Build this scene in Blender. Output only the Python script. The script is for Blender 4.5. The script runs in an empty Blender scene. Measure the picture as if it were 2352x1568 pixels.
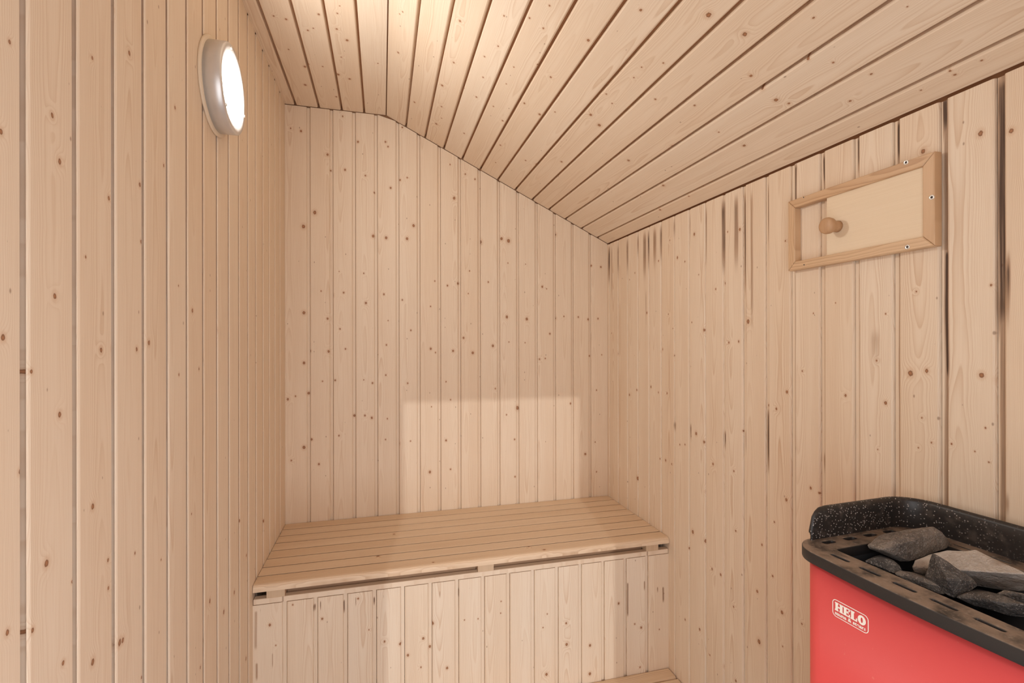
import bpy, bmesh, math, random
from mathutils import Vector, Matrix

# ------------------------------------------------------------------ camera, world, lights
scene = bpy.context.scene
COL = scene.collection
CAMZ = 1.36
F_PX, YAW, PITCH, ROLL = 1126.72, 0.2583, 0.00019, -0.00142
CX, CY = 1176.0, 784.0
_fw = Vector((math.sin(YAW) * math.cos(PITCH), math.cos(YAW) * math.cos(PITCH), math.sin(PITCH)))
_rt = Vector((math.cos(YAW), -math.sin(YAW), 0))
_up = _rt.cross(_fw)
RT = math.cos(ROLL) * _rt + math.sin(ROLL) * _up
UP = -math.sin(ROLL) * _rt + math.cos(ROLL) * _up
FW = _fw
CAM = Vector((0, 0, CAMZ))
cam_data = bpy.data.cameras.new('camera')
cam = bpy.data.objects.new('camera', cam_data)
COL.objects.link(cam)
cam_data.sensor_width = 36.0
cam_data.lens = 36.0 * F_PX / 2352.0
cam_data.clip_start = 0.02
cam.matrix_world = Matrix(((RT.x, UP.x, -FW.x, CAM.x), (RT.y, UP.y, -FW.y, CAM.y), (RT.z, UP.z, -FW.z, CAM.z), (0, 0, 0, 1)))
scene.camera = cam

scene.view_settings.view_transform = 'Standard'
scene.view_settings.look = 'None'
scene.view_settings.gamma = 1.0
scene.view_settings.use_curve_mapping = False
scene.view_settings.exposure = 0.83
scene.cycles.max_bounces = 14
scene.cycles.diffuse_bounces = 10

WORLD_STRENGTH = 1.85
LAMP_STRENGTH = 44.0
SUN = 0.36
world = bpy.data.worlds.new('World')
scene.world = world
world.use_nodes = True
bgn = world.node_tree.nodes['Background']
bgn.inputs[0].default_value = (0.96, 0.97, 1.0, 1)
bgn.inputs[1].default_value = WORLD_STRENGTH

# room measures, taken from the photograph with the camera solved above
A_L = 0.3622           # camera to the left wall
X_L, X_R = -0.3622, 0.9906
Y_B = 2.048            # back wall
Y_F = 0.0              # inner face of the front wall, camera stands in its doorway
Z_C = CAMZ + 0.9157    # flat part of the ceiling
X_K = 0.016            # crease where the ceiling starts to slope
Z_R = CAMZ + 0.4459    # ceiling height at the right wall
DOOR_X0, DOOR_X1, DOOR_H = -0.237, 0.545, CAMZ + 0.40


# low sun that falls through the open doorway onto the bench
sd = bpy.data.lights.new('sun', 'SUN')
sd.energy = SUN
sd.angle = math.radians(0.7)
sd.color = (1.0, 0.97, 0.93)
so = bpy.data.objects.new('sun', sd)
COL.objects.link(so)
so.rotation_euler = Vector((0.150, 1.0, -0.302)).to_track_quat('-Z', 'Y').to_euler()
pd = bpy.data.lights.new('doorway_portal', 'AREA')
pd.shape = 'RECTANGLE'
pd.size, pd.size_y = DOOR_X1 - DOOR_X0, DOOR_H
pd.cycles.is_portal = True
po = bpy.data.objects.new('doorway_portal', pd)
COL.objects.link(po)
po.location = ((DOOR_X0 + DOOR_X1) / 2, Y_F - 0.1, DOOR_H / 2)
po.rotation_euler = (math.radians(90), 0, 0)   # -Z looks along +Y


# ------------------------------------------------------------------ helpers
def ray(px, py):
    return RT * ((px - CX) / F_PX) + UP * (-(py - CY) / F_PX) + FW


def on_plane(px, py, point, normal):
    d = ray(px, py)
    n = Vector(normal)
    return CAM + d * ((Vector(point) - CAM).dot(n) / d.dot(n))


def at_depth(px, py, z):
    return CAM + ray(px, py) * z


def link(name, me, mat=None, parent=None, matrix=None):
    o = bpy.data.objects.new(name, me)
    COL.objects.link(o)
    if mat is not None and len(me.materials) == 0:
        me.materials.append(mat)
    if matrix is not None:
        o.matrix_world = matrix
    if parent is not None:
        o.parent = parent
        o.matrix_parent_inverse = PINV[parent.name]
    return o


PINV = {}


def reg(o, matrix=None):
    PINV[o.name] = (matrix or Matrix.Identity(4)).inverted()
    return o


def thing(name, label, cat, loc=(0, 0, 0), group=None):
    o = bpy.data.objects.new(name, None)
    o.empty_display_size = 0.05
    COL.objects.link(o)
    o.location = loc
    o['label'] = label
    o['category'] = cat
    if group:
        o['group'] = group
    return reg(o, Matrix.Translation(loc))


def struct(name, me, mat):
    o = link(name, me, mat)
    o['kind'] = 'structure'
    return reg(o)


def frame(origin, into, along):
    """local Y = into the surface, local Z = along the length, local X = across"""
    y = Vector(into).normalized()
    z = Vector(along).normalized()
    x = y.cross(z)
    o = Vector(origin)
    return Matrix(((x.x, y.x, z.x, o.x), (x.y, y.y, z.y, o.y), (x.z, y.z, z.z, o.z), (0, 0, 0, 1)))


def mesh_from(bm, name):
    bmesh.ops.recalc_face_normals(bm, faces=bm.faces)
    me = bpy.data.meshes.new(name)
    bm.to_mesh(me)
    bm.free()
    return me


def prism(profile, z0, z1, name='m', smooth=False):
    """profile: closed list of (x, y); z0 and z1 may be functions of (x, y)"""
    bm = bmesh.new()
    f0 = z0 if callable(z0) else (lambda x, y: z0)
    f1 = z1 if callable(z1) else (lambda x, y: z1)
    b = [bm.verts.new((x, y, f0(x, y))) for x, y in profile]
    t = [bm.verts.new((x, y, f1(x, y))) for x, y in profile]
    n = len(profile)
    for i in range(n):
        j = (i + 1) % n
        f = bm.faces.new((b[i], b[j], t[j], t[i]))
        f.smooth = smooth
    bm.faces.new(list(reversed(b)))
    bm.faces.new(t)
    return mesh_from(bm, name)


def box_bm(bm, x0, x1, y0, y1, z0, z1):
    v = [bm.verts.new((x, y, z)) for z in (z0, z1) for y in (y0, y1) for x in (x0, x1)]
    for q in ((0, 2, 3, 1), (4, 5, 7, 6), (0, 1, 5, 4), (2, 6, 7, 3), (0, 4, 6, 2), (1, 3, 7, 5)):
        bm.faces.new([v[i] for i in q])


def boxes(lst, name='m'):
    bm = bmesh.new()
    for b in lst:
        box_bm(bm, *b)
    return mesh_from(bm, name)


def lathe(profile, n=40, name='m', smooth=True):
    """revolve (r, h) about local Y"""
    bm = bmesh.new()
    rings = []
    for r, h in profile:
        if r < 1e-6:
            rings.append([bm.verts.new((0, h, 0))])
        else:
            rings.append([bm.verts.new((r * math.cos(2 * math.pi * k / n), h, r * math.sin(2 * math.pi * k / n))) for k in range(n)])
    for a, b in zip(rings, rings[1:]):
        for k in range(n):
            l = (k + 1) % n
            if len(a) == 1 and len(b) == 1:
                continue
            if len(a) == 1:
                f = bm.faces.new((a[0], b[k], b[l]))
            elif len(b) == 1:
                f = bm.faces.new((a[k], a[l], b[0]))
            else:
                f = bm.faces.new((a[k], a[l], b[l], b[k]))
            f.smooth = smooth
    return mesh_from(bm, name)


# ------------------------------------------------------------------ materials
class NB:
    def __init__(self, name):
        self.mat = bpy.data.materials.new(name)
        self.mat.use_nodes = True
        self.t = self.mat.node_tree
        self.t.nodes.clear()
        self.out = self.t.nodes.new('ShaderNodeOutputMaterial')
        self.bsdf = self.t.nodes.new('ShaderNodeBsdfPrincipled')
        self.t.links.new(self.bsdf.outputs[0], self.out.inputs[0])

    def n(self, typ, **kw):
        nd = self.t.nodes.new(typ)
        for k, v in kw.items():
            setattr(nd, k, v)
        return nd

    def put(self, sock, v):
        if hasattr(v, 'is_linked') or isinstance(v, bpy.types.NodeSocket):
            self.t.links.new(v, sock)
        elif isinstance(v, (tuple, list)):
            if len(v) == 3 and sock.type == 'RGBA':
                v = tuple(v) + (1,)
            sock.default_value = v
        else:
            sock.default_value = v

    def m(self, op, *a, clamp=False):
        nd = self.n('ShaderNodeMath', operation=op, use_clamp=clamp)
        for i, v in enumerate(a):
            self.put(nd.inputs[i], v)
        return nd.outputs[0]

    def vm(self, op, *a):
        nd = self.n('ShaderNodeVectorMath', operation=op)
        for i, v in enumerate(a):
            self.put(nd.inputs[i], v)
        return nd.outputs['Value'] if op in ('LENGTH', 'DISTANCE', 'DOT_PRODUCT') else nd.outputs[0]

    def sep(self, v):
        nd = self.n('ShaderNodeSeparateXYZ')
        self.put(nd.inputs[0], v)
        return nd.outputs

    def comb(self, x, y, z):
        nd = self.n('ShaderNodeCombineXYZ')
        for i, v in enumerate((x, y, z)):
            self.put(nd.inputs[i], v)
        return nd.outputs[0]

    def attr(self, name):
        nd = self.n('ShaderNodeAttribute', attribute_type='OBJECT', attribute_name=name)
        return nd.outputs['Vector']

    def noise(self, vec, scale, detail=2.0, rough=0.5):
        nd = self.n('ShaderNodeTexNoise')
        self.put(nd.inputs['Vector'], vec)
        nd.inputs['Scale'].default_value = scale
        nd.inputs['Detail'].default_value = detail
        nd.inputs['Roughness'].default_value = rough
        return nd.outputs[0]

    def smooth(self, v, lo, hi, a=0.0, b=1.0):
        nd = self.n('ShaderNodeMapRange', interpolation_type='SMOOTHSTEP')
        for s, x in zip(('Value', 'From Min', 'From Max', 'To Min', 'To Max'), (v, lo, hi, a, b)):
            self.put(nd.inputs[s], x)
        return nd.outputs[0]

    def mix(self, fac, a, b, mode='MIX'):
        nd = self.n('ShaderNodeMix', data_type='RGBA', blend_type=mode)
        self.put(nd.inputs[0], fac)
        self.put(nd.inputs[6], a)
        self.put(nd.inputs[7], b)
        return nd.outputs[2]

    def bump(self, h, strength, dist):
        nd = self.n('ShaderNodeBump')
        nd.inputs['Strength'].default_value = strength
        nd.inputs['Distance'].default_value = dist
        self.put(nd.inputs['Height'], h)
        self.t.links.new(nd.outputs[0], self.bsdf.inputs['Normal'])

    def set(self, **kw):
        for k, v in kw.items():
            self.put(self.bsdf.inputs[k.replace('_', ' ')], v)


N_KNOT, N_STREAK = 10, 6


def wood(name, pale, warm, late, ring_amt=0.5, knots=N_KNOT, pins=True, streaks=False, rough=0.55, spec=0.3, rings=5000.0):
    b = NB(name)
    co = b.n('ShaderNodeTexCoord').outputs['Object']
    x, y, z = b.sep(co)
    tone, x0, seed = b.sep(b.attr('rv'))
    sz = b.m('ADD', z, b.m('MULTIPLY', seed, 37.0))
    wob = b.m('MULTIPLY', b.m('SUBTRACT', b.noise(b.comb(b.m('MULTIPLY', x, 5.0), seed, b.m('MULTIPLY', sz, 6.0)), 1.0, 3.0), 0.5), 0.020)
    xs = b.m('SUBTRACT', b.m('ADD', x, wob), x0)
    field = b.m('MULTIPLY', b.m('MULTIPLY', xs, xs), rings)
    field = b.m('ADD', field, b.m('MULTIPLY', b.noise(b.comb(0.0, seed, sz), 1.6, 1.0), 11.0))
    dmin = None
    if knots:
        p = b.comb(x, b.m('MULTIPLY', z, 0.80), 0.0)
        jit = b.m('MULTIPLY', b.m('SUBTRACT', b.noise(co, 260.0, 1.0), 0.5), 0.55)
        for i in range(knots):
            kx, kz, kr = b.sep(b.attr('k%d' % i))
            d = b.vm('DISTANCE', p, b.comb(kx, b.m('MULTIPLY', kz, 0.80), 0.0))
            d = b.m('DIVIDE', d, b.m('MAXIMUM', kr, 0.00002))
            dmin = d if dmin is None else b.m('MINIMUM', dmin, d)
        # warp of the year rings round a knot
        near = b.m('POWER', 2.718, b.m('MULTIPLY', b.m('MULTIPLY', dmin, dmin), -0.10))
        field = b.m('ADD', field, b.m('MULTIPLY', near, 2.6))
    fr = b.m('FRACT', field)
    ring = b.m('MULTIPLY', b.m('POWER', fr, 2.6), b.smooth(fr, 0.90, 1.0, 1.0, 0.0))
    rfade = b.smooth(b.noise(b.comb(b.m('MULTIPLY', x, 25.0), seed, b.m('MULTIPLY', sz, 1.3)), 1.0, 2.0), 0.3, 0.75, 0.25, 1.0)
    ring = b.m('MULTIPLY', b.m('MULTIPLY', ring, rfade), ring_amt)
    fib = b.noise(b.comb(b.m('MULTIPLY', x, 700.0), seed, b.m('MULTIPLY', sz, 9.0)), 1.0, 3.0, 0.6)
    patch = b.noise(b.comb(b.m('MULTIPLY', x, 14.0), b.m('MULTIPLY', seed, 9.0), b.m('MULTIPLY', sz, 2.2)), 1.0, 3.0)
    tv = b.m('ADD', b.m('MULTIPLY', tone, 0.7), b.m('MULTIPLY', b.m('SUBTRACT', patch, 0.5), 1.1), clamp=True)
    colr = b.mix(tv, pale, warm)
    colr = b.mix(b.m('MULTIPLY', b.m('SUBTRACT', fib, 0.42), 0.55, clamp=True), colr, late)
    colr = b.mix(ring, colr, late)
    if pins:
        vo = b.n('ShaderNodeTexVoronoi', voronoi_dimensions='2D')
        b.put(vo.inputs['Vector'], b.comb(b.m('ADD', b.m('MULTIPLY', x, 24.0), b.m('MULTIPLY', seed, 31.0)), b.m('MULTIPLY', sz, 13.0), 0.0))
        vo.inputs['Scale'].default_value = 1.0
        cr = b.sep(vo.outputs['Color'])
        rad = b.m('MULTIPLY', b.smooth(cr[0], 0.78, 1.0), 0.05)
        pin = b.smooth(b.m('SUBTRACT', vo.outputs['Distance'], rad), -0.03, 0.012, 1.0, 0.0)
        pin = b.m('MULTIPLY', pin, b.m('GREATER_THAN', cr[0], 0.78))
        colr = b.mix(b.m('MULTIPLY', pin, 0.62), colr, (0.20, 0.095, 0.045))
    if knots:
        dj = b.m('ADD', dmin, jit)
        halo = b.smooth(dj, 0.9, 2.6, 1.0, 0.0)
        colr = b.mix(b.m('MULTIPLY', halo, 0.30), colr, (0.50, 0.26, 0.12))
        core = b.smooth(dj, 0.70, 1.05, 1.0, 0.0)
        inner = b.smooth(dj, 0.25, 0.75, 1.0, 0.0)
        kc = b.mix(inner, (0.20, 0.078, 0.030), (0.36, 0.155, 0.065))
        colr = b.mix(b.m('MULTIPLY', core, 0.90), colr, kc)
    if streaks:
        tot = None
        nz = b.noise(b.comb(b.m('MULTIPLY', x, 330.0), seed, b.m('MULTIPLY', sz, 5.0)), 1.0, 3.0, 0.6)
        wv = b.m('MULTIPLY', b.m('SUBTRACT', b.noise(b.comb(0.0, seed, sz), 5.0, 2.0), 0.5), 0.006)
        xw = b.m('ADD', x, wv)
        for i in range(N_STREAK):
            sx, z1, z2 = b.sep(b.attr('sa%d' % i))
            w, amt, soft = b.sep(b.attr('sb%d' % i))
            d = b.m('DIVIDE', b.m('ABSOLUTE', b.m('SUBTRACT', xw, sx)), b.m('MAXIMUM', w, 0.00001))
            mk = b.smooth(d, 0.35, 1.25, 1.0, 0.0)
            lo = b.smooth(z, z1, b.m('ADD', z1, b.m('MAXIMUM', soft, 0.001)))
            hi = b.smooth(z, b.m('SUBTRACT', z2, b.m('MAXIMUM', b.m('MULTIPLY', soft, 0.4), 0.001)), b.m('ADD', z2, 0.002), 1.0, 0.0)
            mk = b.m('MULTIPLY', b.m('MULTIPLY', mk, amt), b.m('MULTIPLY', lo, hi))
            tot = mk if tot is None else b.m('MAXIMUM', tot, mk)
        tot = b.m('MULTIPLY', tot, b.m('ADD', 0.45, b.m('MULTIPLY', nz, 1.1)), clamp=True)
        colr = b.mix(b.smooth(tot, 0.0, 0.55), colr, b.mix(0.62, colr, (0.26, 0.125, 0.055)))
        colr = b.mix(b.smooth(tot, 0.50, 1.0, 0.0, 0.92), colr, (0.055, 0.026, 0.015))
    b.set(Base_Color=colr, Roughness=rough, Specular_IOR_Level=spec)
    return b.mat


VARIANTS = {}


def wood_variants(name, *a, **kw):
    # the same wood with room for a few, several or many knots: boards take the cheapest one that fits
    lst = [(n, wood(name, *a, knots=n, **kw)) for n in (0, 2, 4, 6, N_KNOT)]
    for _, m in lst:
        VARIANTS[m.name] = lst
    return lst[-1][1]


PALE, WARM, LATE = (0.79, 0.68, 0.545), (0.745, 0.605, 0.455), (0.50, 0.30, 0.16)
M_wall = wood_variants('pine_boards', PALE, WARM, LATE)
M_wall_r = wood_variants('pine_boards_stained', PALE, WARM, LATE, streaks=True, ring_amt=0.75)
M_ceil = wood_variants('pine_ceiling_boards', PALE, WARM, LATE, ring_amt=0.6)
M_slat = wood_variants('bench_slat_wood', (0.78, 0.635, 0.475), (0.71, 0.54, 0.37), (0.42, 0.245, 0.12), ring_amt=1.0, rings=1700.0, pins=False, rough=0.5)
M_frame = wood('hatch_frame_wood', (0.68, 0.49, 0.31), (0.58, 0.38, 0.22), (0.34, 0.17, 0.08), ring_amt=0.8, knots=0, pins=False, rough=0.4, spec=0.4)
M_ply = wood('hatch_plywood', (0.78, 0.655, 0.485), (0.76, 0.62, 0.44), (0.60, 0.44, 0.27), ring_amt=0.25, knots=0, pins=False)
M_dark = wood('dark_backing', (0.46, 0.245, 0.125), (0.40, 0.20, 0.10), (0.24, 0.11, 0.05), knots=0, pins=False)  # brown tint puts the warm shade of the board gaps into the backing colour
M_inner = wood('bench_inner_wood', (0.46, 0.31, 0.20), (0.40, 0.26, 0.16), (0.28, 0.17, 0.10), knots=0, pins=False)


M_batten = wood('bench_batten_wood', (0.62, 0.475, 0.33), (0.56, 0.41, 0.27), (0.40, 0.26, 0.15), knots=0, pins=False)


def simple(name, col, rough=0.5, metal=0.0, spec=0.5, var=0.0, scale=30.0, bump=0.0):
    b = NB(name)
    co = b.n('ShaderNodeTexCoord').outputs['Object']
    n = b.noise(co, scale, 3.0)
    c = b.mix(b.m('MULTIPLY', n, var), col, tuple(v * 0.45 for v in col))
    b.set(Base_Color=c, Roughness=rough, Metallic=metal, Specular_IOR_Level=spec)
    if bump:
        b.bump(n, bump, 0.002)
    return b.mat


# ------------------------------------------------------------------ boards
random.seed(7)
TH = 0.016


def board_profile(b, flip=False, lend=False, rend=False, GAP=0.0115, GD=0.0050, under=False):
    """tongue-and-groove board; lend / rend: that side runs flush to the seam (no tongue, no rounded edge)"""
    if flip:
        lend, rend = rend, lend
    hw = b / 2 - GAP / 2
    l = -b / 2 if lend else -hw
    p = [(l, TH), (l, 0.0)] if lend else [(l, TH), (l, 0.0045), (l + 0.0010, 0.0016), (l + 0.0034, 0.0)]
    if under and not lend:
        # edge hollowed out behind the rounded lip
        p = [(l + 0.005, TH), (l + 0.005, 0.0034), (l + 0.0004, 0.0026), (l, 0.0020), (l + 0.0010, 0.0010), (l + 0.0034, 0.0)]
    if rend:
        p += [(b / 2, 0.0), (b / 2, TH)]
    else:
        te = hw + GAP - 0.0011 if GD < 0.012 else hw + 0.0006
        p += [(hw - 0.0034, 0.0), (hw - 0.0010, 0.0016), (hw, 0.0045), (hw, GD), (te, GD), (te, TH)]
    if flip:
        p = [(-x, y) for x, y in reversed(p)]
    return p


BOARDS = {}


def board(wall, M, b, z0, z1, mat, flip=False, key='', name='board', lend=False, rend=False, gap=0.0115, gd=0.0072, under=False):
    me = prism(board_profile(b, flip, lend, rend, gap, gd, under), z0, z1, 'board')
    o = link(name, me, mat, wall, M)
    o['rv'] = [random.random(), random.uniform(-0.03, 0.03), random.random()]
    BOARDS.setdefault(key, []).append((o, M.inverted(), b))
    o['_k'] = 0
    return o


def knots_on(key, pts, point, normal):
    """pts: photo pixels (x, y, r in pixels) of knots seen on that surface"""
    store = {}
    for px, py, r in pts:
        P = on_plane(px, py, point, normal)
        rm = r * (P - CAM).dot(FW) / F_PX
        for o, Mi, b in BOARDS[key]:
            q = Mi @ P
            if abs(q.x) <= b / 2 + 0.001:
                store.setdefault(o.name, (o, []))[1].append((q.x, q.z, max(0.0013, rm * 0.76)))
                break
    for o, lst in store.values():
        lst += list(o.get('_pend', []))
        lst.sort(key=lambda t: -t[2])
        for i, t in enumerate(lst[:N_KNOT]):
            o['k%d' % i] = [float(v) for v in t]


def streaks_on(key, pts, point, normal):
    """pts: (x, y top, y bottom, width in px, strength, softness m)"""
    store = {}
    for px, y1, y2, w, amt, soft in pts:
        P1, P2 = on_plane(px, y1, point, normal), on_plane(px, y2, point, normal)
        wa, wb = on_plane(px - w / 2, y1, point, normal), on_plane(px + w / 2, y1, point, normal)
        wm = (wb - wa).length / 2
        for o, Mi, b in BOARDS[key]:
            q1, q2 = Mi @ P1, Mi @ P2
            if abs(q1.x) <= b / 2 + 0.010:
                store.setdefault(o.name, (o, []))[1].append((q1.x, q2.z, q1.z, wm, amt, soft))
    for o, lst in store.values():
        lst.sort(key=lambda t: -t[4] * t[3] * abs(t[2] - t[1]))
        for i, t in enumerate(lst[:N_STREAK]):
            o['sa%d' % i] = [float(v) for v in t[:3]]
            o['sb%d' % i] = [float(v) for v in t[3:]]


def crop(ox, oy, s, pts):
    return [(ox + x / s, oy + y / s, r / s) for x, y, r in pts]


def ceil_z(x):
    return Z_C if x <= X_K else Z_C + (x - X_K) * (Z_R - Z_C) / (X_R - X_K)


# floor and the shells that carry the boards
BT = 0.03
floor = struct('floor', boxes([(X_L - 0.05, X_R + 0.05, -0.12, Y_B + 0.05, -0.05, 0.0)]), simple('floor_stone', (0.42, 0.39, 0.35), 0.6, var=0.5))
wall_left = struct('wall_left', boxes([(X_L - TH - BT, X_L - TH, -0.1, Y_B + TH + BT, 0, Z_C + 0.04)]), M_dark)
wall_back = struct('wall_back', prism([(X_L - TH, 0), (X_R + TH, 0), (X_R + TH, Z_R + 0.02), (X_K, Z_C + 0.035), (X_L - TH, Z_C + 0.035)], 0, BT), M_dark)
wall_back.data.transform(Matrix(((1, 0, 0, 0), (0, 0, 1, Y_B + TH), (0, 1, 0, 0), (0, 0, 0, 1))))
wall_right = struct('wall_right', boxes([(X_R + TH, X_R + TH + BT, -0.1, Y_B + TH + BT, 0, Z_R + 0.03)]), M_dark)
wall_front = struct('wall_front', boxes([(X_L - TH, DOOR_X0, Y_F - 0.1, Y_F, 0, Z_C + 0.03), (DOOR_X1, X_R + TH, Y_F - 0.1, Y_F, 0, Z_R + 0.25), (DOOR_X0, DOOR_X1, Y_F - 0.1, Y_F, DOOR_H, Z_C + 0.03)]), M_wall)
wall_front['rv'] = [0.4, 0.0, 0.3]
_phi = math.atan2(Z_C - Z_R, X_R - X_K)
_nx, _nz = math.sin(_phi), math.cos(_phi)


def ceil_off(d):
    # the ceiling underside line moved outwards by d
    return [(X_L - 0.045, Z_C + d), (X_K + d * math.tan(_phi / 2), Z_C + d), (X_R + 0.05 + d * _nx, Z_R - 0.05 * math.tan(_phi) + d * _nz)]


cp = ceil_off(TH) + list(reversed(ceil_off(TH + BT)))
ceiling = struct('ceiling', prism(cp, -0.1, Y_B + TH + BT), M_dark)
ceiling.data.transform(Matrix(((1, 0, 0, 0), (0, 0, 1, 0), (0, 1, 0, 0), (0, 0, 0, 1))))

# left wall
BL, OL = 0.08842, 0.0055
for k in range(0, 25):
    yc = Y_B - OL - (k + 0.5) * BL if k >= 0 else 0
    if yc < -0.02:
        break
    bw = BL
    if k == 0:
        bw = BL + OL - 0.0006
        yc = Y_B - 0.0006 - bw / 2
    M = frame((X_L, yc, 0), (-1, 0, 0), (0, 0, 1))
    board(wall_left, M, bw, 0.0, Z_C - 0.0003, M_wall, flip=False, key='left', rend=k == 0, gap=0.0095, gd=0.0150, under=True)
# back wall
NBK = 16
BB = (X_R - X_L) / NBK
for k in range(NBK):
    xc = X_L + (k + 0.5) * BB
    M = frame((xc, Y_B, 0), (0, 1, 0), (0, 0, 1))
    board(wall_back, M, BB, 0.0, (lambda x, y, xc=xc: ceil_z(min(max(xc + x, X_L), X_R)) - 0.0022), M_wall, key='back', lend=k == 0, rend=k == 15)
# right wall
BR, OR = 0.08512, 0.0203
for k in range(-1, 25):
    yc = Y_B - OR - (k + 0.5) * BR
    if yc < 0:
        break
    bw = BR
    if k == -1:
        bw = OR
        yc = Y_B - bw / 2 - 0.0006
    M = frame((X_R, yc, 0), (1, 0, 0), (0, 0, 1))
    board(wall_right, M, bw, 0.0, Z_R - 0.0065, M_wall_r, flip=True, key='right', lend=k == -1, gap=0.0075 if k < 9 else 0.0120, gd=0.0030 if k < 9 else 0.0055)
# ceiling, flat part then sloping part
CB = 0.085
for k in range(5):
    xc = X_K - (k + 0.5) * CB
    b = CB
    if k == 0:
        b = CB - 0.002
        xc = X_K - 0.002 - b / 2
    if k == 4:
        e = X_K - 4 * CB
        b = e - X_L
        xc = (e + X_L) / 2
    M = frame((xc, Y_F, Z_C), (0, 0, 1), (0, 1, 0))
    board(ceiling, M, b, 0.0, Y_B - 0.001, M_ceil, flip=True, key='flat', lend=k == 0, rend=k == 4, gap=0.0068, gd=0.0150)
SB = 0.0857
slope_len = math.hypot(X_R - X_K, Z_C - Z_R)
k = 0
while k * SB < slope_len - 0.01:
    s0, s1 = k * SB + (0.002 if k == 0 else 0), min((k + 1) * SB, slope_len)
    sc = (s0 + s1) / 2
    M = frame((X_K + sc * math.cos(_phi), Y_F, Z_C - sc * math.sin(_phi)), (_nx, 0, _nz), (0, 1, 0))
    board(ceiling, M, s1 - s0, 0.0, Y_B - 0.001, M_ceil, flip=True, key='slope', lend=s1 >= slope_len, rend=k == 0, gap=0.0068, gd=0.0150)
    k += 1

# ------------------------------------------------------------------ sauna bench
ZB = CAMZ - 0.7004
Y_BF = 1.549


def slat_profile(w, t, r0=0.004, r1=0.004):
    hw = w / 2
    if r1 < 0.002:
        # front edge hollowed behind a thin lip, so that the seam reads as a dark line
        return [(-hw, t), (-hw, r0), (-hw + 0.3 * r0, 0.3 * r0), (-hw + r0, 0), (hw - 0.0006, 0), (hw, 0.0004), (hw - 0.0002, 0.0007), (hw - 0.005, 0.0016), (hw - 0.005, t)]
    return [(-hw, t), (-hw, r0), (-hw + 0.3 * r0, 0.3 * r0), (-hw + r0, 0), (hw - r1, 0), (hw - 0.5 * r1, 0.13 * r1), (hw - 0.13 * r1, 0.5 * r1), (hw, r1), (hw, t)]


def lying(parent, name, x0, x1, yc, ztop, w, t, mat, r0=0.004, r1=0.004, key=None):
    M = frame((x0, yc, ztop), (0, 0, -1), (1, 0, 0))
    o = link(name, prism(slat_profile(w, t, r0, r1), 0, x1 - x0, name), mat, parent, M)
    o['rv'] = [random.random(), random.choice((-1, 1)) * random.uniform(0.035, 0.075), random.random()]
    if key:
        BOARDS.setdefault(key, []).append((o, M.inverted(), w))
    return o


bench = thing('sauna_bench', 'long wooden sauna bench with slatted top and boarded front along the back wall', 'bench', (0.314, 1.80, 0))
ys = [2.047, 1.986, 1.923, 1.860, 1.796, 1.733, 1.670, 1.611, Y_BF]
for i in range(8):
    w = ys[i] - ys[i + 1] - 0.0036
    lying(bench, 'slat', X_L + 0.0015, X_R - 0.0015, (ys[i] + ys[i + 1]) / 2, ZB, w, 0.020, M_slat, 0.0012, 0.012 if i == 7 else 0.0012, key='slats')
Y_P = 1.558
zr_top, zr_bot = CAMZ - 0.7435, CAMZ - 0.7585
for x0, x1 in ((-0.326, -0.277), (0.297, 0.349), (0.902, 0.950)):
    o = link('cross_batten', prism([(-(x1 - x0) / 2 + 0.003, 0), ((x1 - x0) / 2 - 0.003, 0), ((x1 - x0) / 2, 0.003), ((x1 - x0) / 2, 0.0235), (-(x1 - x0) / 2, 0.0235), (-(x1 - x0) / 2, 0.003)], 0.0, Y_B - 0.004 - Y_P),
             M_batten, bench, frame(((x0 + x1) / 2, Y_P, ZB - 0.020), (0, 0, -1), (0, 1, 0)))
    o['rv'] = [0.2, 0.0, random.random()]
rail = lying(bench, 'front_rail', X_L + 0.002, X_R - 0.002, Y_P + 0.011, zr_top, 0.022, zr_top - zr_bot, M_wall, 0.001, 0.002, key='rail')
for x0, x1 in ((-0.276, 0.296), (0.350, 0.901)):
    o = link('inner_rail', boxes([(x0, x1, Y_P + 0.032, Y_P + 0.052, zr_bot - 0.05, ZB - 0.0205)]), M_inner, bench, Matrix.Identity(4))
    o['rv'] = [0.5, 0.0, 0.1]
M_panel = wood_variants('bench_front_boards', (0.80, 0.70, 0.57), (0.77, 0.64, 0.49), LATE, streaks=True, ring_amt=0.6)
for k in range(NBK):
    xc = X_L + (k + 0.5) * BB
    M = frame((xc, Y_P, 0.03), (0, 1, 0), (0, 0, 1))
    o = board(bench, M, BB, 0.0, zr_bot - 0.0022 - 0.03, M_panel, key='panel', name='front_board', lend=k == 0, rend=k == 15)

# low step in front of the bench, only its far end shows
ZS = CAMZ - 1.168
step = thing('foot_step', 'low wooden foot step at the base of the bench front, beside the right wall', 'step', (0.314, 1.47, 0))
yy = Y_P - 0.0015
for i in range(4):
    w = 0.052
    lying(step, 'slat', X_L + 0.004, X_R - 0.004, yy - w / 2, ZS, w, 0.024, M_slat, 0.004, 0.007, key='stepslats')
    yy -= w + 0.006
for x0 in (-0.30, 0.29, 0.88):
    o = link('support', boxes([(x0, x0 + 0.045, Y_P - 0.225, Y_P - 0.006, 0.0, ZS - 0.024)]), M_inner, step, Matrix.Identity(4))
    o['rv'] = [0.3, 0.0, 0.2]

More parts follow.
